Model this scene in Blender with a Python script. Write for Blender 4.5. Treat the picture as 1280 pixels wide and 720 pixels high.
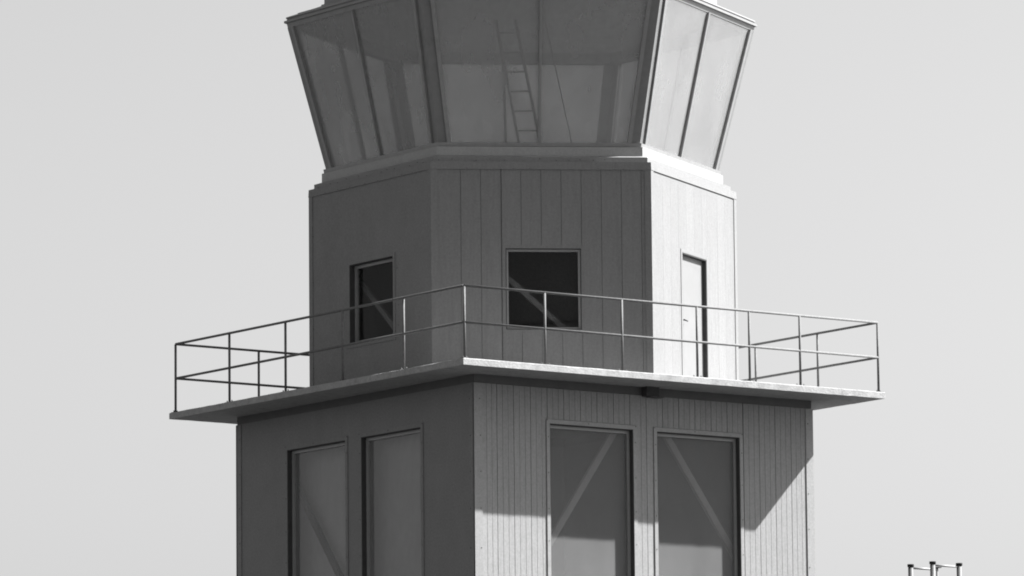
import bpy, bmesh, math, random
from mathutils import Vector, Matrix
random.seed(7)
R = math.radians
for o in list(bpy.data.objects): bpy.data.objects.remove(o)
sc = bpy.context.scene
COL = sc.collection
ZD = 12.9                                  # height of the gallery deck above the ground

# ------------------------------------------------------------------ camera
cam_d = bpy.data.cameras.new('camera'); cam = bpy.data.objects.new('camera', cam_d); COL.objects.link(cam)
rt = Vector((0.81063485, -0.5854728, -0.00963082)); up = Vector((-0.07334326, -0.11784015, 0.99032039)); fw = Vector((0.58094054, 0.80208186, 0.13846581))
M = Matrix((rt, up, -fw)).transposed().to_4x4()
M.translation = (-54.63268, -75.15076, -11.24571 + ZD)
cam.matrix_world = M
cam_d.sensor_width = 36; cam_d.lens = 7774.057 / 1280 * 36
cam_d.clip_start = 0.5; cam_d.clip_end = 20000
sc.camera = cam

# ------------------------------------------------------------------ sky, sun, exposure
SUN_AZ, SUN_EL = 337.7, 44.47
w = bpy.data.worlds.new('World'); sc.world = w; w.use_nodes = True
nt = w.node_tree; nt.nodes.clear()
sky = nt.nodes.new('ShaderNodeTexSky'); sky.sky_type = 'NISHITA'; sky.sun_disc = False
sky.sun_elevation = R(SUN_EL); sky.sun_rotation = R(90 - SUN_AZ)
sky.air_density = 1.0; sky.dust_density = 3.1; sky.ozone_density = 1.0
bw = nt.nodes.new('ShaderNodeRGBToBW'); bg = nt.nodes.new('ShaderNodeBackground'); wo = nt.nodes.new('ShaderNodeOutputWorld')
bg.inputs['Strength'].default_value = 0.05
nt.links.new(sky.outputs[0], bw.inputs[0]); nt.links.new(bw.outputs[0], bg.inputs[0]); nt.links.new(bg.outputs[0], wo.inputs[0])
sd = bpy.data.lights.new('sun', 'SUN'); sd.energy = 5.0; sd.angle = R(0.53); sd.color = (1, 1, 1)
so = bpy.data.objects.new('sun', sd); COL.objects.link(so)
sdir = Vector((math.cos(R(SUN_AZ)) * math.cos(R(SUN_EL)), math.sin(R(SUN_AZ)) * math.cos(R(SUN_EL)), math.sin(R(SUN_EL))))
so.rotation_euler = (-sdir).to_track_quat('-Z', 'Y').to_euler(); so.location = sdir * 60 + Vector((0, 0, ZD))
vs = sc.view_settings; vs.view_transform = 'Standard'; vs.look = 'None'; vs.gamma = 1; vs.use_curve_mapping = False
vs.exposure = 2.07
sc.render.engine = 'CYCLES'
sc.cycles.transparent_max_bounces = 24; sc.cycles.max_bounces = 10; sc.cycles.filter_width = 1.9

# ------------------------------------------------------------------ materials
def mat(name, base, rough=0.6, var=0.12, scale=6.0, stretch=(1, 1, 1), bump=0.0, bscale=60, metal=0.0, spec=0.3, dirt=0.0, dscale=1.5, fine=0.0):
    m = bpy.data.materials.new(name); m.use_nodes = True
    n = m.node_tree; b = n.nodes['Principled BSDF']
    b.inputs['Roughness'].default_value = rough; b.inputs['Metallic'].default_value = metal
    b.inputs['Specular IOR Level'].default_value = spec
    tc = n.nodes.new('ShaderNodeNewGeometry'); mp = n.nodes.new('ShaderNodeMapping'); mp.inputs['Scale'].default_value = stretch
    n.links.new(tc.outputs['Position'], mp.inputs[0])
    nz = n.nodes.new('ShaderNodeTexNoise'); nz.inputs['Scale'].default_value = scale; nz.inputs['Detail'].default_value = 6; nz.inputs['Roughness'].default_value = 0.65
    n.links.new(mp.outputs[0], nz.inputs['Vector'])
    cr = n.nodes.new('ShaderNodeValToRGB')
    lo, hi = base * (1 - var), base * (1 + var)
    cr.color_ramp.elements[0].position = 0.3; cr.color_ramp.elements[0].color = (lo, lo, lo, 1)
    cr.color_ramp.elements[1].position = 0.7; cr.color_ramp.elements[1].color = (hi, hi, hi, 1)
    n.links.new(nz.outputs['Fac'], cr.inputs[0]); col = cr.outputs[0]
    if dirt:
        dz = n.nodes.new('ShaderNodeTexNoise'); dz.inputs['Scale'].default_value = dscale; dz.inputs['Detail'].default_value = 8; dz.inputs['Roughness'].default_value = 0.7
        n.links.new(mp.outputs[0], dz.inputs['Vector'])
        dr = n.nodes.new('ShaderNodeValToRGB'); dr.color_ramp.elements[0].position = 0.55; dr.color_ramp.elements[1].position = 0.75
        dr.color_ramp.elements[0].color = (1, 1, 1, 1); k = 1 - dirt; dr.color_ramp.elements[1].color = (k, k, k, 1)
        n.links.new(dz.outputs['Fac'], dr.inputs[0])
        mx = n.nodes.new('ShaderNodeMix'); mx.data_type = 'RGBA'; mx.blend_type = 'MULTIPLY'; mx.inputs['Factor'].default_value = 1
        n.links.new(col, mx.inputs['A']); n.links.new(dr.outputs[0], mx.inputs['B']); col = mx.outputs['Result']
    if fine:                                   # fine speckle of old paint, and a slight tone of its own for every piece
        fz = n.nodes.new('ShaderNodeTexNoise'); fz.inputs['Scale'].default_value = 34; fz.inputs['Detail'].default_value = 3; n.links.new(tc.outputs['Position'], fz.inputs['Vector'])
        oi = n.nodes.new('ShaderNodeObjectInfo')
        f1 = n.nodes.new('ShaderNodeMapRange'); f1.inputs['From Min'].default_value = 0.3; f1.inputs['From Max'].default_value = 0.7; f1.inputs['To Min'].default_value = 1 - fine; f1.inputs['To Max'].default_value = 1 + fine
        f2 = n.nodes.new('ShaderNodeMapRange'); f2.inputs['To Min'].default_value = 1 - 0.035; f2.inputs['To Max'].default_value = 1 + 0.035
        n.links.new(fz.outputs['Fac'], f1.inputs['Value']); n.links.new(oi.outputs['Random'], f2.inputs['Value'])
        mm = n.nodes.new('ShaderNodeMath'); mm.operation = 'MULTIPLY'; n.links.new(f1.outputs[0], mm.inputs[0]); n.links.new(f2.outputs[0], mm.inputs[1])
        vm = n.nodes.new('ShaderNodeVectorMath'); vm.operation = 'SCALE'; n.links.new(col, vm.inputs[0]); n.links.new(mm.outputs[0], vm.inputs['Scale']); col = vm.outputs[0]
    n.links.new(col, b.inputs['Base Color'])
    if bump:
        bz = n.nodes.new('ShaderNodeTexNoise'); bz.inputs['Scale'].default_value = bscale; bz.inputs['Detail'].default_value = 4
        n.links.new(mp.outputs[0], bz.inputs['Vector'])
        bp = n.nodes.new('ShaderNodeBump'); bp.inputs['Strength'].default_value = bump; bp.inputs['Distance'].default_value = 0.01
        n.links.new(bz.outputs['Fac'], bp.inputs['Height']); n.links.new(bp.outputs[0], b.inputs['Normal'])
    return m

def glass(name, dust=0.25, dustcol=0.5, tint=0.88, var=0.5, gloss=0.6):
    m = bpy.data.materials.new(name); m.use_nodes = True; n = m.node_tree; n.nodes.clear()
    out = n.nodes.new('ShaderNodeOutputMaterial')
    tr = n.nodes.new('ShaderNodeBsdfTransparent'); tr.inputs[0].default_value = (tint, tint, tint, 1)
    df = n.nodes.new('ShaderNodeBsdfDiffuse'); df.inputs[0].default_value = (dustcol, dustcol, dustcol, 1)
    gl = n.nodes.new('ShaderNodeBsdfGlossy'); gl.inputs['Roughness'].default_value = 0.02
    tc = n.nodes.new('ShaderNodeNewGeometry')
    nz = n.nodes.new('ShaderNodeTexNoise'); nz.inputs['Scale'].default_value = 1.7; nz.inputs['Detail'].default_value = 7; nz.inputs['Roughness'].default_value = 0.6
    mp = n.nodes.new('ShaderNodeMapping'); mp.inputs['Scale'].default_value = (1, 1, 0.55)
    n.links.new(tc.outputs['Position'], mp.inputs[0]); n.links.new(mp.outputs[0], nz.inputs['Vector'])
    mr = n.nodes.new('ShaderNodeMapRange'); mr.inputs['From Min'].default_value = 0.3; mr.inputs['From Max'].default_value = 0.7
    mr.inputs['To Min'].default_value = dust * (1 - var); mr.inputs['To Max'].default_value = dust * (1 + var)
    n.links.new(nz.outputs['Fac'], mr.inputs['Value'])
    oi = n.nodes.new('ShaderNodeObjectInfo'); pv = n.nodes.new('ShaderNodeMapRange'); pv.inputs['To Min'].default_value = 0.9; pv.inputs['To Max'].default_value = 1.1
    n.links.new(oi.outputs['Random'], pv.inputs['Value']); pm = n.nodes.new('ShaderNodeMath'); pm.operation = 'MULTIPLY'
    n.links.new(mr.outputs[0], pm.inputs[0]); n.links.new(pv.outputs[0], pm.inputs[1])          # every pane a little more or less dusty
    m1 = n.nodes.new('ShaderNodeMixShader'); n.links.new(pm.outputs[0], m1.inputs[0]); n.links.new(tr.outputs[0], m1.inputs[1]); n.links.new(df.outputs[0], m1.inputs[2])
    lw = n.nodes.new('ShaderNodeLayerWeight'); lw.inputs[0].default_value = 0.5      # same on both sides of the pane
    pw = n.nodes.new('ShaderNodeMath'); pw.operation = 'POWER'; pw.inputs[1].default_value = 5; n.links.new(lw.outputs['Facing'], pw.inputs[0])
    ml = n.nodes.new('ShaderNodeMath'); ml.operation = 'MULTIPLY_ADD'; ml.inputs[1].default_value = 0.96 * gloss; ml.inputs[2].default_value = 0.04 * gloss
    n.links.new(pw.outputs[0], ml.inputs[0])
    m2 = n.nodes.new('ShaderNodeMixShader'); n.links.new(ml.outputs[0], m2.inputs[0]); n.links.new(m1.outputs[0], m2.inputs[1]); n.links.new(gl.outputs[0], m2.inputs[2])
    n.links.new(m2.outputs[0], out.inputs[0])
    return m

PA = 0.158
MT = dict(
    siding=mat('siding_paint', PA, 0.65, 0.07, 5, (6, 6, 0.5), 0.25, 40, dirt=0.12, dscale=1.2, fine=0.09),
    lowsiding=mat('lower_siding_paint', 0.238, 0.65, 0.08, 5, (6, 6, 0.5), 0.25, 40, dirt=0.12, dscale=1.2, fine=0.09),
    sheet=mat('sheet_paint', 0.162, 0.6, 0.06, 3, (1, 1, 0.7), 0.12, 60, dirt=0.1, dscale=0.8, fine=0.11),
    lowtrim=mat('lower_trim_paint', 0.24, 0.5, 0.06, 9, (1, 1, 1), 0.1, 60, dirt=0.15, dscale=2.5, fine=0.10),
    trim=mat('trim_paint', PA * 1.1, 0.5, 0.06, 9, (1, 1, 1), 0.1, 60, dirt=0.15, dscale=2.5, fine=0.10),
    band=mat('band_paint', PA * 1.65, 0.5, 0.06, 7, (1, 1, 1), 0.1, 60, dirt=0.12, dscale=2.0, fine=0.08),
    frame=mat('window_frame_metal', 0.25, 0.4, 0.08, 12, spec=0.5),
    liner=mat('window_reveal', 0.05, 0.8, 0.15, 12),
    postm=mat('corner_post_metal', 0.15, 0.3, 0.1, 10, spec=0.7, dirt=0.2, dscale=3),
    mull=mat('cab_frame_metal', 0.20, 0.32, 0.1, 10, spec=0.6, dirt=0.2, dscale=3),
    deck=mat('deck_concrete', 0.285, 0.85, 0.14, 9, (1, 1, 1), 0.5, 35, dirt=0.3, dscale=4, fine=0.11),
    rail=mat('rail_paint', 0.125, 0.7, 0.2, 20, spec=0.12, dirt=0.3, dscale=9),
    roof=mat('roof_metal', 0.20, 0.5, 0.1, 6, dirt=0.2),
    inner=mat('inner_wall', 0.60, 0.8, 0.1, 3),
    cabfloor=mat('cab_floor', 0.40, 0.7, 0.1, 3),
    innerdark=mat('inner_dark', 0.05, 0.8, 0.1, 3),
    brace=mat('brace_paint', 0.58, 0.5, 0.05, 6),
    ledger_shade=mat('under_deck_shade', 0.095, 0.6, 0.1, 6),  # dark tone carries the contact shade under the deck
    bounce_panel=mat('bounce_panel_white', 0.6, 0.9, 0.05, 2),  # white of the added panels that bounce light behind the west glass
    brace3=mat('brace_grey_paint', 0.15, 0.6, 0.1, 6),
    liner_white=mat('inner_white_paint', 0.5, 0.5, 0.05, 6),
    brace2=mat('brace_silhouette', 0.02, 0.5, 0.1, 6),  # near-black stands in for a backlit silhouette in the west window
    ladder=mat('ladder_metal', 0.35, 0.5, 0.1, 6),
    dark=mat('dark_metal', 0.025, 0.7, 0.2, 9, spec=0.1),
    capm=mat('black_cap', 0.012, 0.8, 0.2, 9, spec=0.05),
    boxm=mat('junction_box_paint', 0.06, 0.8, 0.2, 9, spec=0.1),
    nail=mat('nail_head', 0.035, 0.6, 0.3, 30),
    door=mat('door_paint', PA * 1.05, 0.5, 0.04, 4, dirt=0.08),
    galv=mat('galvanised_pipe', 0.075, 0.6, 0.25, 14, spec=0.3),
    white=mat('white_tube', 0.22, 0.5, 0.05, 12),
    ground=mat('ground_asphalt', 0.03, 0.9, 0.25, 0.4, (1, 1, 1), 0.4, 30, dirt=0.3, dscale=0.05),
    g_cab=glass('cab_glass', 0.50, 0.295, 0.99, 0.17, 0.7),
    g_low=glass('dusty_glass', 0.33, 0.275, 0.84, 0.14, 0.12),
    g_west=glass('hazy_glass', 0.24, 0.30, 0.88, 0.3, 0.6),
    g_mid=glass('clear_glass', 0.02, 0.3, 0.85, 0.5, 0.2),
)

# ------------------------------------------------------------------ helpers
def link(name, me, material, parent=None):
    o = bpy.data.objects.new(name, me); COL.objects.link(o)
    if material: 
        me.materials.clear(); me.materials.append(MT[material])
    if parent: o.parent = parent
    return o
def finish(name, bm, material, parent=None, smooth=False):
    bmesh.ops.recalc_face_normals(bm, faces=bm.faces)
    c = Vector((0, 0, 0))
    if bm.verts:
        lo = Vector([min(v.co[i] for v in bm.verts) for i in range(3)]); hi = Vector([max(v.co[i] for v in bm.verts) for i in range(3)])
        c = Vector(((lo.x + hi.x) / 2, (lo.y + hi.y) / 2, lo.z))
    pw = Vector((0, 0, 0)) if parent is None else ORI.get(parent.name, Vector((0, 0, 0)))
    for v in bm.verts: v.co -= c
    me = bpy.data.meshes.new(name); bm.to_mesh(me); bm.free()
    if smooth:
        for p in me.polygons: p.use_smooth = True
    o = link(name, me, material, parent); o.location = c - pw
    ORI[o.name] = c
    return o
ORI = {}
def tag(o, label, cat=None, group=None, kind=None):
    if label: o['label'] = label
    if cat: o['category'] = cat
    if group: o['group'] = group
    if kind: o['kind'] = kind
    return o
class Frame:                               # a wall frame: centre point, u along the wall, n outwards, v up the wall
    def __init__(s, o, u, n, v=Vector((0, 0, 1))): s.o, s.u, s.n, s.v = Vector(o), Vector(u).normalized(), Vector(n).normalized(), Vector(v).normalized()
    def p(s, u, z, n=0.0): return s.o + s.u * u + s.v * z + s.n * n + Vector((0, 0, ZD))
def hexa(bm, pts):                          # 8 points: bottom 4, top 4
    v = [bm.verts.new(p) for p in pts]
    for f in ((0, 1, 2, 3), (7, 6, 5, 4), (0, 4, 5, 1), (1, 5, 6, 2), (2, 6, 7, 3), (3, 7, 4, 0)): bm.faces.new([v[i] for i in f])
def fbox(bm, F, u0, u1, z0, z1, n0, n1):
    hexa(bm, [F.p(u0, z0, n0), F.p(u1, z0, n0), F.p(u1, z0, n1), F.p(u0, z0, n1), F.p(u0, z1, n0), F.p(u1, z1, n0), F.p(u1, z1, n1), F.p(u0, z1, n1)])
def tube(bm, a, b, r, seg=10, r2=None, cap=True):
    a, b = Vector(a), Vector(b); d = (b - a).normalized(); x = d.orthogonal().normalized(); y = d.cross(x); r2 = r if r2 is None else r2
    A = [bm.verts.new(a + (x * math.cos(t) + y * math.sin(t)) * r) for t in [2 * math.pi * i / seg for i in range(seg)]]
    B = [bm.verts.new(b + (x * math.cos(t) + y * math.sin(t)) * r2) for t in [2 * math.pi * i / seg for i in range(seg)]]
    for i in range(seg): bm.faces.new((A[i], A[(i + 1) % seg], B[(i + 1) % seg], B[i])).smooth = True
    if cap: bm.faces.new(A[::-1]); bm.faces.new(B)
def abox(bm, x0, x1, y0, y1, z0, z1):
    hexa(bm, [Vector(p) for p in ((x0, y0, z0), (x1, y0, z0), (x1, y1, z0), (x0, y1, z0), (x0, y0, z1), (x1, y0, z1), (x1, y1, z1), (x0, y1, z1))])
def wall_core(name, F, half, z0, z1, nout, thick, mitre, openings, material, parent):
    """One wall slab with real openings; its ends are mitred against the neighbours."""
    us = sorted({-half, half, *[o[0] for o in openings], *[o[1] for o in openings]}); zs = sorted({z0, z1, *[o[2] for o in openings], *[o[3] for o in openings]})
    def solid(i, j):
        if i < 0 or j < 0 or i >= len(us) - 1 or j >= len(zs) - 1: return False
        uc, zc = (us[i] + us[i + 1]) / 2, (zs[j] + zs[j + 1]) / 2
        return not any(o[0] < uc < o[1] and o[2] < zc < o[3] for o in openings)
    bm = bmesh.new(); cache = {}
    def V(i, j, inner):
        k = (i, j, inner)
        if k not in cache:
            u = us[i]
            if inner and i == 0: u += thick * mitre
            if inner and i == len(us) - 1: u -= thick * mitre
            if not inner and i == 0: u -= nout * mitre
            if not inner and i == len(us) - 1: u += nout * mitre
            if inner and i in (0, len(us) - 1): u -= 0
            cache[k] = bm.verts.new(F.p(u, zs[j], nout - thick if inner else nout))
        return cache[k]
    for i in range(len(us) - 1):
        for j in range(len(zs) - 1):
            if not solid(i, j): continue
            q = [(i, j), (i + 1, j), (i + 1, j + 1), (i, j + 1)]
            bm.faces.new([V(a, b, 0) for a, b in q]); bm.faces.new([V(a, b, 1) for a, b in q][::-1])
            for (a, b), (di, dj) in zip(((0, 1), (1, 2), (2, 3), (3, 0)), ((0, -1), (1, 0), (0, 1), (-1, 0))):
                if not solid(i + di, j + dj): bm.faces.new((V(*q[a], 0), V(*q[a], 1), V(*q[b], 1), V(*q[b], 0)))
    return finish(name, bm, material, parent)
def board_piece(F, a, b, z0, z1, ga, gb, parent, grooves=(), t=0.018, material='siding'):
    """A vertical siding board a..b; ga/gb = half joint gaps at its edges; grooves = milled lines."""
    bm = bmesh.new(); a2, b2 = a + ga, b - gb
    gw, gd = 0.003, 0.005
    prof = [(a2, 0)] 
    for g in grooves:
        if a2 + 0.02 < g < b2 - 0.02: prof += [(g - gw, 0), (g - gw, -gd), (g + gw, -gd), (g + gw, 0)]
    prof.append((b2, 0)); dn = random.uniform(-0.0004, 0.0004)
    fr = [(u, n + dn) for u, n in prof]; back = [(b2, -t), (a2, -t)]
    ring = fr + back
    lo = [bm.verts.new(F.p(u, z0, n)) for u, n in ring]; hi = [bm.verts.new(F.p(u, z1, n)) for u, n in ring]
    k = len(ring)
    for i in range(k): bm.faces.new((lo[i], lo[(i + 1) % k], hi[(i + 1) % k], hi[i]))
    bm.faces.new(lo[::-1]); bm.faces.new(hi)
    return finish('board', bm, material, parent)
def lay_boards(F, edges, z0, z1, openings, parent, third=False, gap=0.0045, material='siding'):
    for a, b in zip(edges[:-1], edges[1:]):
        cuts = sorted({a, b, *[c for o in openings for c in o[:2] if a < c < b]})
        gr = [a + (b - a) / 3, a + 2 * (b - a) / 3] if third else []
        for c, e in zip(cuts[:-1], cuts[1:]):
            if e - c < 0.012: continue
            zz = [(z0, z1)]
            for o in openings:
                if o[0] < (c + e) / 2 < o[1]:
                    zz = [s for q0, q1 in zz for s in ((q0, min(q1, o[2])), (max(q0, o[3]), q1)) if s[1] - s[0] > 0.005]
            for q0, q1 in zz: board_piece(F, c, e, q0, q1, gap if c == a else 0, gap if e == b else 0, parent, gr, material=material)
def nails(F, pts, parent, r=0.009, n=0.0):
    bm = bmesh.new()
    for u, z in pts: tube(bm, F.p(u, z, n - 0.002), F.p(u, z, n + 0.004), r, 6)
    return tag(finish('nail_heads', bm, 'nail', parent), None, kind='stuff')
def window(F, u0, u1, z0, z1, rec, gmat, parent, casing=0.06, label=None, proud=0.012, depth=0.15, fw_=0.045, bottom=True, cmat='trim'):
    bm = bmesh.new(); c = casing; pb = -0.004
    fbox(bm, F, u0 - c, u0, z0 - (c if bottom else 0), z1 + c, pb, proud); fbox(bm, F, u1, u1 + c, z0 - (c if bottom else 0), z1 + c, pb, proud)
    fbox(bm, F, u0, u1, z1, z1 + c, pb, proud - 0.001)
    if bottom: fbox(bm, F, u0, u1, z0 - c, z0, pb, proud - 0.001)
    win = finish('window', bm, cmat, parent); tag(win, label)
    bm = bmesh.new(); t = 0.012
    fbox(bm, F, u0 + 0.001, u0 + t, z0 + 0.001, z1 - 0.001, -depth, 0.003); fbox(bm, F, u1 - t, u1 - 0.001, z0 + 0.001, z1 - 0.001, -depth, 0.003)
    fbox(bm, F, u0 + t, u1 - t, z1 - t, z1 - 0.001, -depth, 0.002); fbox(bm, F, u0 + t, u1 - t, z0 + 0.001, z0 + t, -depth, 0.002)
    finish('reveal', bm, 'liner', win)
    a, b, p, q = u0 + t, u1 - t, z0 + t, z1 - t
    bm = bmesh.new(); f = fw_
    fbox(bm, F, a, a + f, p, q, -rec - 0.02, -rec + 0.03); fbox(bm, F, b - f, b, p, q, -rec - 0.02, -rec + 0.03)
    fbox(bm, F, a + f, b - f, q - f, q, -rec - 0.02, -rec + 0.029); fbox(bm, F, a + f, b - f, p, p + f, -rec - 0.02, -rec + 0.029)
    finish('frame', bm, 'frame', win)
    bm = bmesh.new(); fbox(bm, F, a + f - 0.004, b - f + 0.004, p + f - 0.004, q - f + 0.004, -rec - 0.006, -rec)
    finish('pane', bm, gmat, win)
    return win

# ------------------------------------------------------------------ ground
bm = bmesh.new(); g = 6000
bm.faces.new([bm.verts.new(p) for p in ((-g, -g, 0), (g, -g, 0), (g, g, 0), (-g, g, 0))])
tag(finish('ground', bm, 'ground'), 'dark asphalt apron stretching around the tower', kind='structure')

# ------------------------------------------------------------------ the tower
T = bpy.data.objects.new('control_tower', None); COL.objects.link(T); ORI[T.name] = Vector((0, 0, 0))
T.empty_display_size = 1
tag(T, 'airfield control tower with glazed hexagonal cab and railed square gallery', 'control tower')
S = 3.0946; SX, SY = -0.0239, 0.0173; DK = 3.8569; TH = 0.0956
HX, HY, HYAW = 0.0148, -0.0108, -0.5863
X, Y, Z = Vector((1, 0, 0)), Vector((0, 1, 0)), Vector((0, 0, 1))

# -- shaft walls (south wall carries grooved boards, west wall smooth sheet)
ZW1, ZW0 = -TH, -ZD
WT = -0.733; WB = -3.35
shaft = {
    'south': Frame((SX, SY - S, 0), X, -Y), 'west': Frame((SX - S, SY, 0), -Y, -X),
    'north': Frame((SX, SY + S, 0), -X, Y), 'east': Frame((SX + S, SY, 0), Y, X)}
WIN = {'south': [(-1.763, -0.253), (0.182, 1.716)], 'west': [(-1.719, -0.18), (0.235, 1.759)], 'north': [], 'east': []}
SWALL = {}
for k, F in shaft.items():
    op = [(a, b, WB, WT) for a, b in WIN[k]]
    rough = k != 'west'
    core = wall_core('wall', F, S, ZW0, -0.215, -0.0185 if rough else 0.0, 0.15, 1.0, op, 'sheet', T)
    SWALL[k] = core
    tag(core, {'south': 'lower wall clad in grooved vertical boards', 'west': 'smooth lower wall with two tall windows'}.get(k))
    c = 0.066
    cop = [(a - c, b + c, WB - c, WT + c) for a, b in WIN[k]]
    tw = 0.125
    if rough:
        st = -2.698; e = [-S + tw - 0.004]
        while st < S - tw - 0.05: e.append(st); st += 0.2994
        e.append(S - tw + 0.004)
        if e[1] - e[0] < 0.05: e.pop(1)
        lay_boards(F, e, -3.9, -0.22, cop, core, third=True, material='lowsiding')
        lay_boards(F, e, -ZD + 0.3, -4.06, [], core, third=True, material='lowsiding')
    # corner boards, each wall gets its own pair
    for s in (-1, 1):
        bm = bmesh.new(); ext = 0.012 if k in ('south', 'north') else -0.0
        a, b = (-S - ext, -S + tw) if s < 0 else (S - tw, S + ext)
        fbox(bm, F, a, b, -ZD + 0.002, -0.222, -0.0175 if rough else -0.002, 0.012)
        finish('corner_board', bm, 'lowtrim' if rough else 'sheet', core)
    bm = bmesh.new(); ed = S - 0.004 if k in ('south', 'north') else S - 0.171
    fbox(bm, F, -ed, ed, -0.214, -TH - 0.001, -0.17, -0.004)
    finish('ledger_shade', bm, 'ledger_shade', core)  # dark strip below the slab, shade put into its colour
    bm = bmesh.new(); fbox(bm, F, -S - 0.03, S + 0.03, -4.055, -3.905, -0.0175 if rough else -0.002, 0.03 if k in ('south', 'north') else 0.0285)
    finish('belt_course', bm, 'trim', core)
    if k in ('south', 'west'):
        pts = [(s * (S - random.uniform(0.085, 0.10)) , z) for s in (-1, 1) for z in (-0.45, -0.98, -1.5, -2.03, -2.6)]
        nails(F, pts, core, n=0.012)
        pts = []
        for a, b in WIN[k]:
            for z in (-0.95, -1.45, -1.95, -2.45): pts += [(a - 0.03, z + random.uniform(-.03, .03)), (b + 0.035, z + random.uniform(-.03, .03))]
            pts += [(a - 0.045, WT + 0.05), (b + 0.045, WT + 0.045), (a + 0.7, WT + 0.035)]
        nails(F, pts, core, r=0.008, n=0.012)
for k, F in shaft.items():
    for i, (a, b) in enumerate(WIN[k]):
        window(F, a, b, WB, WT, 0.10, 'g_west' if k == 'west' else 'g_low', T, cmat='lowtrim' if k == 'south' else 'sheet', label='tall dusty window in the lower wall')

# -- steel chevron braces behind the tall windows
BR = [('south', -1, -0.10, -0.28, -2.51, -3.69, 'brace'), ('south', 1, 0.17, -0.28, 2.66, -3.69, 'brace')] + [('west', 1, -2.10, -0.876, 0.116, -3.69, 'brace2')]
for k, s, ua, za, ub, zb, bmat in BR:
    F = shaft[k]; bm = bmesh.new(); dp = -0.22; a = F.p(ua, za, dp); b = F.p(ub, zb, dp)
    d = (b - a).normalized(); x = F.n.cross(d).normalized()
    w_, t_ = 0.05, 0.03
    hexa(bm, [a - x * w_ - F.n * t_, a + x * w_ - F.n * t_, a + x * w_ + F.n * t_, a - x * w_ + F.n * t_, b - x * w_ - F.n * t_, b + x * w_ - F.n * t_, b + x * w_ + F.n * t_, b - x * w_ + F.n * t_])
    finish('brace', bm, bmat, T)
for i, (a, b) in enumerate(WIN['west']):      # pale panels added inside the west windows to bounce light back
    bm = bmesh.new(); fbox(bm, shaft['west'], a - 0.50, b - 0.20, WB - 0.1, WT + 0.06, -0.362, -0.35); tag(finish('bounce_panel', bm, 'bounce_panel', T), 'pale panel added behind the west windows to brighten them')
# interior floor of the window storey
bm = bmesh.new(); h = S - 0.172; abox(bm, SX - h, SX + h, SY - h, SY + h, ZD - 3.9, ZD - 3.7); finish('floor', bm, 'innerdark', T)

# -- gallery deck: rough edged slab
bm = bmesh.new()
N = 64
def ring(z, off, jit):
    out = []
    for cx, cy, dx, dy in ((-1, -1, 1, 0), (1, -1, 0, 1), (1, 1, -1, 0), (-1, 1, 0, -1)):
        for i in range(N):
            t = 2 * i / N; e = 0 if i == 0 else 1
            j = random.gauss(0, jit) * e; kz = random.gauss(0, jit * 0.8) * e
            px, py = cx + dx * t, cy + dy * t
            nx, ny = (dy, -dx)
            out.append(bm.verts.new((px * (DK - off) + nx * j, py * (DK - off) + ny * j, ZD + z + kz)))
    return out
r0 = ring(-TH, 0.0, 0.0013); r1 = ring(-0.008, 0.0, 0.0022); r2 = ring(0, 0.008, 0.0015)
n4 = 4 * N
for A, B in ((r0, r1), (r1, r2)):
    for i in range(n4): bm.faces.new((A[i], A[(i + 1) % n4], B[(i + 1) % n4], B[i]))
bm.faces.new(r0[::-1]); bm.faces.new(r2)
deck = finish('deck', bm, 'deck', T); tag(deck, 'square overhanging gallery slab with rough pale edge')

# -- railing round the gallery
RR = DK - 0.0705
bm = bmesh.new(); tube(bm, (-RR, RR, ZD + 1.05), (RR, RR, ZD + 1.05), 0.019)
railing = finish('railing', bm, 'rail', T, True)
tag(railing, 'thin two-rail steel railing with slim posts')
def rail(a, b, z):
    bm = bmesh.new(); tube(bm, (*a, ZD + z), (*b, ZD + z), 0.019); finish('rail', bm, 'rail', railing)
e = 0.0185
for z in (1.05, 0.525):
    rail((-RR, -RR), (RR, -RR), z); rail((-RR, -RR + e), (-RR, RR - e), z); rail((RR, -RR + e), (RR, RR - e), z)
    if z < 1: rail((-RR, RR), (RR, RR), z)
def post(x, y, ax):
    bm = bmesh.new(); lean = random.uniform(-0.004, 0.004)
    tube(bm, (x, y, ZD + 0.002), (x + lean, y + lean, ZD + 1.045), 0.0185)
    dx, dy = (0.085, 0.035) if ax == 'x' else (0.035, 0.085)
    if x * ax.count('x') and abs(abs(x) - RR) < 0.01 and abs(abs(y) - RR) < 0.01: dx = dy = 0.05
    abox(bm, x - dx, x + dx, y - dy, y + dy, ZD - 0.004, ZD + 0.009)
    for s in (-1, 1):
        bx, by = (x + s * (dx - 0.02), y) if ax == 'x' else (x, y + s * (dy - 0.02))
        tube(bm, (bx, by, ZD + 0.006), (bx, by, ZD + 0.035), 0.009, 6)
    finish('post', bm, 'rail', railing)
for x in (-RR, -2.368, -0.985, 0.384, 1.352, 2.302, RR): post(x, -RR, 'x')
for y in (2.295, 0.783, -0.722, -2.278): post(-RR, y, 'y')
for x in (-RR, -2.271, -0.757, 0.757, 2.271, RR): post(x, RR, 'x')
for y in (-2.353, -0.834, 0.68, 2.19): post(RR, y, 'y')

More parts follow.
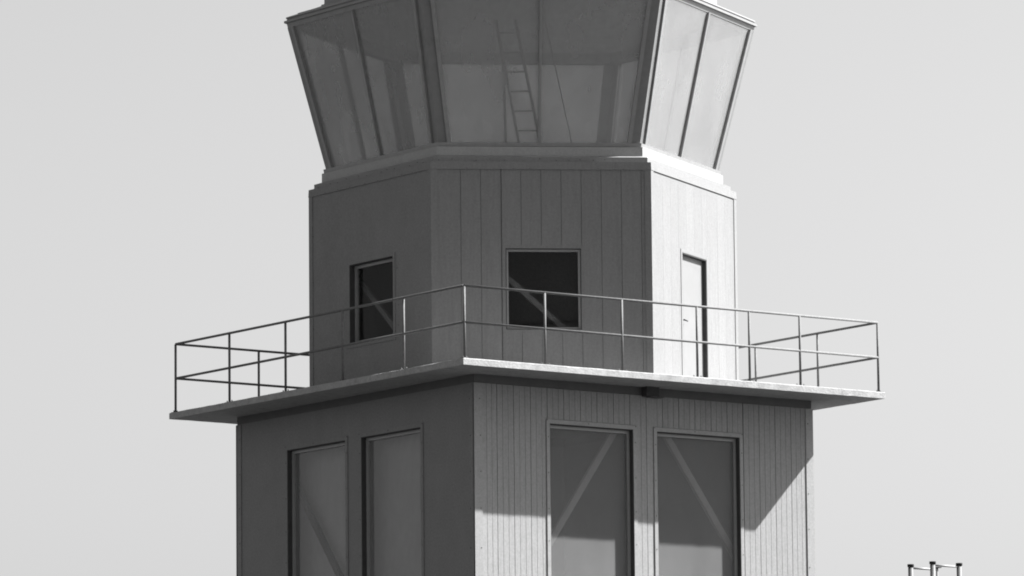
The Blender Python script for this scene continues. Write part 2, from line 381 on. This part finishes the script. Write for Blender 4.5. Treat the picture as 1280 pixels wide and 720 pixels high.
# -- hexagonal body
HC = Vector((HX, HY, 0)); C30 = math.cos(R(30))
def hv(r, k, z): a = R(150 + 60 * k + HYAW); return HC + Vector((r * math.cos(a), r * math.sin(a), z))
def hface(r, k, z=0.0):
    a = R(180 + 60 * k + HYAW); n = Vector((math.cos(a), math.sin(a), 0)); u = Vector((-n.y, n.x, 0))
    return Frame(HC + n * r * C30 + Z * z, u, n)
def hexring(bm, pr, capb=False, capt=False):
    """Lathe with six sides: pr = [(radius, z), ...]; closed loop if first == last."""
    closed = pr[0] == pr[-1]; q = pr[:-1] if closed else pr
    rows = [[bm.verts.new(hv(r, k, z + ZD)) for k in range(6)] for r, z in q]
    pairs = list(zip(rows[:-1], rows[1:])) + ([(rows[-1], rows[0])] if closed else [])
    for A, B in pairs:
        for k in range(6): bm.faces.new((A[k], A[(k + 1) % 6], B[(k + 1) % 6], B[k]))
    if capb: bm.faces.new(rows[0][::-1])
    if capt: bm.faces.new(rows[-1])
RB, ZB = 3.2353, 3.1059
for k in range(6):
    F = hface(RB, k); half = RB / 2
    op = {0: [(-0.537, 0.617, 0.745, 1.945)], 1: [(-0.534, 0.578, 0.735, 1.937)], 2: [(-0.487, 0.437, 0.012, 2.03)]}.get(k, [])
    smooth = k == 0
    core = wall_core('wall', F, half, 0.001, 3.2, 0.0 if smooth else -0.0185, 0.15, math.tan(R(30)), op, 'sheet', T)
    tag(core, {0: 'smooth shaded face of the hexagonal storey', 1: 'boarded face of the hexagonal storey with square window', 2: 'sunlit boarded face of the hexagonal storey with door'}.get(k))
    c = 0.05
    cop = [(a - c, b + c, q0 - c, q1 + c) for a, b, q0, q1 in op]
    tw = 0.09
    if not smooth:
        ed = [-half + 0.02] + [-1.187 + 0.2958 * i for i in range(10)] + [half - 0.02 + 0.0]
        ed[-2] = 1.475
        lay_boards(F, ed, 0.004, ZB + 0.02, cop, core, gap=0.0010 if k == 2 else 0.003)
    for s in (-1, 1):
        bm = bmesh.new(); m = math.tan(R(30)); n1, n0 = 0.010, -0.0175 if not smooth else -0.002
        uo = half + n1 * m; ui = half + n0 * m
        a0, a1, b0, b1 = ((-ui, -half + tw, -uo, -half + tw) if s < 0 else (half - tw, ui, half - tw, uo))
        hexa(bm, [F.p(a0, .003, n0), F.p(a1, .003, n0), F.p(b1, .003, n1), F.p(b0, .003, n1), F.p(a0, ZB, n0), F.p(a1, ZB, n0), F.p(b1, ZB, n1), F.p(b0, ZB, n1)])
        finish('corner_board', bm, 'siding' if not smooth else 'sheet', core)
    # frieze board under the cornice, leaning slightly in at the top
    bm = bmesh.new(); m = math.tan(R(30)); z0, z1 = ZB, 3.2205; n0, na, nb = -0.003 if smooth else -0.0175, 0.015, 0.009
    hexa(bm, [F.p(-half - n0 * m, z0, n0), F.p(half + n0 * m, z0, n0), F.p(half + na * m, z0, na), F.p(-half - na * m, z0, na),
              F.p(-half - n0 * m, z1, n0 - .004), F.p(half + n0 * m, z1, n0 - .004), F.p(half + nb * m, z1, nb), F.p(-half - nb * m, z1, nb)])
    finish('frieze', bm, 'siding' if not smooth else 'sheet', core)
    if k in (0, 1):
        nails(F, [(-1.45 + 0.33 * i + random.uniform(-.05, .05), ZB + 0.012) for i in range(9) if random.random() < .7], core, r=0.006, n=0.014)
        if k == 0: nails(F, [(-1.52, z) for z in (0.5, 1.1, 1.8, 2.5)] + [(0.75, 1.2), (0.74, 0.9), (0.72, 1.75)], core, r=0.007, n=0.002)
window(hface(RB, 0), -0.537, 0.617, 0.745, 1.945, 0.11, 'g_mid', T, casing=0.05, proud=0.010, cmat='sheet', label='square dark window in the shaded face')
window(hface(RB, 1), -0.534, 0.578, 0.735, 1.937, 0.07, 'g_mid', T, casing=0.05, proud=0.003, fw_=0.03, cmat='siding', label='square dark window facing the gallery corner')
# door
F = hface(RB, 2); bm = bmesh.new()
c = 0.05
fbox(bm, F, -0.487 - c, -0.487, 0.004, 2.03 + c, -0.004, 0.008); fbox(bm, F, 0.437, 0.437 + c, 0.004, 2.03 + c, -0.004, 0.008); fbox(bm, F, -0.487, 0.437, 2.03, 2.03 + c, -0.004, 0.007)
frame = finish('door_frame', bm, 'door', T)
bm = bmesh.new(); t = 0.014
fbox(bm, F, -0.486, -0.486 + t, 0.013, 2.029, -0.16, 0.003); fbox(bm, F, 0.436 - t, 0.436, 0.013, 2.029, -0.16, 0.003); fbox(bm, F, -0.486 + t, 0.436 - t, 2.029 - t, 2.029, -0.16, 0.002)
finish('jamb', bm, 'liner', frame)
bm = bmesh.new(); fbox(bm, F, -0.468, 0.418, 0.02, 2.010, -0.105, -0.060)
door = finish('door', bm, 'door', T); tag(door, 'plain pale gallery door with lever handle')
bm = bmesh.new(); fbox(bm, F, -0.415, -0.375, 0.96, 1.12, -0.0595, -0.053); tube(bm, F.p(-0.395, 1.03, -0.055), F.p(-0.395, 1.03, -0.008), 0.012); tube(bm, F.p(-0.40, 1.03, -0.01), F.p(-0.28, 1.025, -0.01), 0.010)
finish('handle', bm, 'dark', door)
# body interior: floor, ceiling and braces glimpsed through the square windows
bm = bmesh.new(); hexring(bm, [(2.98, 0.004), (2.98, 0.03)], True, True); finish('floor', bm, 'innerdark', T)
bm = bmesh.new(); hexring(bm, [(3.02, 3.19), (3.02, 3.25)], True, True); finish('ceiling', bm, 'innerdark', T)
for k, (ua, za, ub, zb) in ((1, (-0.62, 1.65, 0.45, 0.71)), (0, (-0.57, 1.60, 0.27, 0.905))):
    F = hface(RB, k); a, b = F.p(ua - .25, za + .24, -0.30), F.p(ub + .2, zb - .19, -0.30); d = (b - a).normalized(); x = F.n.cross(d).normalized(); w_, t_ = 0.04, 0.02
    bm = bmesh.new()
    hexa(bm, [a - x * w_ - F.n * t_, a + x * w_ - F.n * t_, a + x * w_ + F.n * t_, a - x * w_ + F.n * t_, b - x * w_ - F.n * t_, b + x * w_ - F.n * t_, b + x * w_ + F.n * t_, b - x * w_ + F.n * t_])
    finish('brace', bm, 'brace3', T)

# -- cornice: two stepped bands with a sloping ledge between them
bm = bmesh.new()
hexring(bm, [(2.9, 3.2215), (3.162, 3.2215), (3.162, 3.303), (3.047, 3.336), (2.9, 3.336), (2.9, 3.2215)])
cor = finish('cornice', bm, 'trim', T)
bm = bmesh.new(); hexring(bm, [(2.88, 3.337), (3.046, 3.337), (3.046, 3.471), (2.99, 3.480), (2.88, 3.480), (2.88, 3.337)])
finish('upper_band', bm, 'band', cor)
for k in (0, 1):
    F = hface(3.162, k); nails(F, [(-1.5 + 0.19 * i + random.uniform(-.03, .03), 3.262 + random.uniform(-.02, .015)) for i in range(16) if random.random() < .75], cor, r=0.007, n=0.001)
F = hface(3.162, 1); bm = bmesh.new()        # flat dark patch painted for the shaded gap under lifted flashing
pr = [(-0.99, 3.2195), (-0.985, 3.238), (-0.93, 3.229), (-0.80, 3.231), (-0.70, 3.229), (-0.60, 3.234), (-0.57, 3.2195)]
A = [bm.verts.new(F.p(u, z, 0.001)) for u, z in pr]; B = [bm.verts.new(F.p(u, z, 0.006)) for u, z in pr]
bm.faces.new(A); bm.faces.new(B[::-1])
for i in range(len(pr)): j = (i + 1) % len(pr); bm.faces.new((A[i], A[j], B[j], B[i]))
finish('flashing_gap_shade', bm, 'dark', cor)

# -- cab: outward leaning glass between corner posts
RC, ZC, RT, ZT = 2.997, 3.5326, 3.587, 5.772
def rz(z): return RC + (RT - RC) * (z - ZC) / (ZT - ZC)
bm = bmesh.new(); zs0 = 3.481
hexring(bm, [(rz(zs0) - 0.12, zs0), (rz(zs0) + 0.03, zs0), (rz(3.535) + 0.025, 3.535), (rz(3.535) - 0.12, 3.535), (rz(zs0) - 0.12, zs0)])
cab = finish('cab', bm, 'mull', T); tag(cab, 'hexagonal glazed cab leaning outwards')
L = (Vector((RT * C30, 0, ZT)) - Vector((RC * C30, 0, ZC))).length
def cface(k):
    a = R(180 + 60 * k + HYAW); n0 = Vector((math.cos(a), math.sin(a), 0)); u = Vector((-n0.y, n0.x, 0))
    v = (n0 * (RT - RC) * C30 + Z * (ZT - ZC)).normalized(); n = u.cross(v)
    return Frame(HC + n0 * RC * C30 + Z * ZC, u, n, v)
bm = bmesh.new(); hexring(bm, [(3.387, 5.70), (rz(5.70) - 0.02, 5.70), (rz(5.771) - 0.02, 5.771), (3.402, 5.771), (3.387, 5.70)])
finish('head_rail', bm, 'mull', cab)
bm = bmesh.new(); hexring(bm, [(3.335, 5.702), (3.385, 5.702), (3.385, 5.857), (3.335, 5.857), (3.335, 5.702)])
finish('head_lining', bm, 'liner_white', cab)
for k in range(6):
    F = cface(k); y0, y1 = 0.004, L - 0.074
    hw = lambda y: RC / 2 + (RT - RC) / 2 * y / L
    def tap(bm, f0, f1, n0, n1, ya=y0, yb=y1):
        """slanted bar whose edges follow offsets f0,f1 measured from the face's right (positive) or left corner line"""
        pts = []
        for y in (ya, yb):
            u0, u1 = f0(y), f1(y); pts += [F.p(u0, y, n0), F.p(u1, y, n0), F.p(u1, y, n1), F.p(u0, y, n1)]
        hexa(bm, pts)
    # stiles beside the corner posts
    for s in (-1, 1):
        bm = bmesh.new()
        lo, hi = (lambda y: s * (hw(y) - 0.135)), (lambda y: s * (hw(y) - 0.195))
        tap(bm, lo, hi, -0.06, 0.018); finish('stile', bm, 'mull', cab)
    bm = bmesh.new(); tap(bm, lambda y: -0.019, lambda y: 0.019, -0.055, 0.016); finish('mullion', bm, 'mull', cab)
    for s in (-1, 1):
        bm = bmesh.new(); lo, hi = (lambda y: s * 0.020), (lambda y: s * (hw(y) - 0.193))
        tap(bm, lo, hi, -0.031, -0.023, y0 - .002, y1 + .002); finish('pane', bm, 'g_cab', cab)
# corner posts: folded metal caps along each arris
m30 = math.tan(R(30))
for k in range(6):
    Fa, Fb = cface(k - 1), cface(k)           # the arris at vertex k lies between faces k-1 and k
    bm = bmesh.new(); rows = []
    for y in (0.004, L - 0.074):
        hw = RC / 2 + (RT - RC) / 2 * y / L; ap = -0.012
        outer_a = Fa.p(hw - 0.134, y, ap); arr = Fa.p(hw + ap * m30, y, ap); outer_b = Fb.p(-hw + 0.134, y, ap)
        in_b = Fb.p(-hw + 0.134, y, -0.07); in_c = Fa.p(hw - 0.07 * m30, y, -0.07) ; in_a = Fa.p(hw - 0.134, y, -0.07)
        rows.append([bm.verts.new(p) for p in (outer_a, arr, outer_b, in_b, in_c, in_a)])
    for i in range(6): bm.faces.new((rows[0][i], rows[0][(i + 1) % 6], rows[1][(i + 1) % 6], rows[1][i]))
    bm.faces.new(rows[0][::-1]); bm.faces.new(rows[1])
    finish('corner_post', bm, 'postm', cab)
    for G, sg in ((Fa, 1), (Fb, -1)):          # white painted boards lining the post inside the cab
        bm = bmesh.new(); rows = []
        for y in (0.01, L - 0.08):
            hw = RC / 2 + (RT - RC) / 2 * y / L
            rows += [G.p(sg * (hw - 0.19), y, -0.085), G.p(sg * (hw - 0.072 * m30), y, -0.072 - 0.0), G.p(sg * (hw - 0.085 * m30), y, -0.085), G.p(sg * (hw - 0.19), y, -0.072)]
        rows = [rows[0], rows[2], rows[1], rows[3], rows[4], rows[6], rows[5], rows[7]]
        hexa(bm, rows); finish('post_lining', bm, 'liner_white', cab)
# cab interior
bm = bmesh.new(); hexring(bm, [(2.86, 3.30), (2.86, 3.34)], True, True); finish('floor', bm, 'cabfloor', T)
bm = bmesh.new(); hexring(bm, [(3.395, 5.860), (3.395, 5.90)], True, True); finish('ceiling', bm, 'inner', T)
bm = bmesh.new(); tube(bm, (-0.301, 0.218, ZD + 5.855), (0.06, -0.04, ZD + 3.345), 0.024); lad = finish('ladder', bm, 'ladder', T)
bm = bmesh.new(); tube(bm, (-0.06, 0.045, ZD + 5.855), (0.33, -0.23, ZD + 3.345), 0.024); finish('rail', bm, 'ladder', lad)
for i in range(8):
    t = 0.08 + i * 0.12; a = Vector((-0.301, 0.218, ZD + 5.855)).lerp(Vector((0.06, -0.04, ZD + 3.345)), t); b = Vector((-0.06, 0.045, ZD + 5.855)).lerp(Vector((0.33, -0.23, ZD + 3.345)), t)
    bm = bmesh.new(); tube(bm, a, b, 0.016, 8); finish('rung', bm, 'ladder', lad)
bm = bmesh.new(); tube(bm, (0.30, -0.22, ZD + 5.855), (0.72, -0.52, ZD + 3.345), 0.010, 8); finish('handrail', bm, 'ladder', lad)

# -- roof: folded eaves fascia, low hipped skirt and raised curb
bm = bmesh.new()
hexring(bm, [(3.40, 5.772), (3.605, 5.772), (3.607, 5.803), (3.565, 5.806), (3.560, 5.838), (3.578, 5.842), (3.575, 5.862), (3.30, 5.95), (3.03, 6.045), (2.9, 6.045), (2.9, 5.93), (3.40, 5.93), (3.40, 5.772)])
roof = finish('roof', bm, 'roof', T)
bm = bmesh.new(); hexring(bm, [(3.04, 6.02), (3.04, 6.06), (2.995, 6.062), (2.985, 6.50), (3.02, 6.50), (3.02, 6.54)], True, True)
finish('roof_curb', bm, 'roof', roof)

# -- small dark junction box under the deck on the south wall
F = shaft['south']; bm = bmesh.new(); fbox(bm, F, -0.08, 0.15, -0.235, -TH - 0.001, -0.003, 0.12); box = finish('soffit_box', bm, 'boxm', T)
bm = bmesh.new(); fbox(bm, F, 0.0, 0.24, -0.246, -0.236, 0.003, 0.13); finish('cover_plate', bm, 'galv', box)

# ------------------------------------------------------------------ four-post mast beside the tower
MX, MY, MZ = 9.09, 1.35, ZD - 1.89; h = 0.275
mast = bpy.data.objects.new('mast', None); COL.objects.link(mast); mast.location = (MX, MY, 0); ORI[mast.name] = Vector((MX, MY, 0))
tag(mast, 'slim square mast of capped metal posts joined by pale tubes', 'mast')
for i, (sx, sy) in enumerate(((-1, -1), (1, -1), (-1, 1), (1, 1))):
    r = 0.042 if i < 3 else 0.018; bm = bmesh.new(); tube(bm, (MX + sx * h, MY + sy * h, 0), (MX + sx * h, MY + sy * h, MZ - 0.028), r, 14); p = finish('post', bm, 'galv', mast)
    bm = bmesh.new(); 
    if i < 3: tube(bm, (MX + sx * h, MY + sy * h, MZ - 0.036), (MX + sx * h, MY + sy * h, MZ + 0.004), 0.053, 14)
    else: abox(bm, MX + sx * h - .03, MX + sx * h + .06, MY + sy * h - .04, MY + sy * h + .03, MZ - .027, MZ - .015)
    finish('cap', bm, 'capm', p)
z = MZ - 0.055
while z > 0.4:
    for sy in (-1, 1):
        bm = bmesh.new(); tube(bm, (MX - h + .03, MY + sy * h, z), (MX + h - .012, MY + sy * h, z), 0.017, 8); finish('tube', bm, 'white', mast)
    z -= 0.9
    if z < 9.9:
        for sx in (-1, 1):
            bm = bmesh.new(); tube(bm, (MX + sx * h, MY - h + .03, z - .1), (MX + sx * h, MY + h - .012, z - .1), 0.014, 8); finish('tube', bm, 'white', mast)
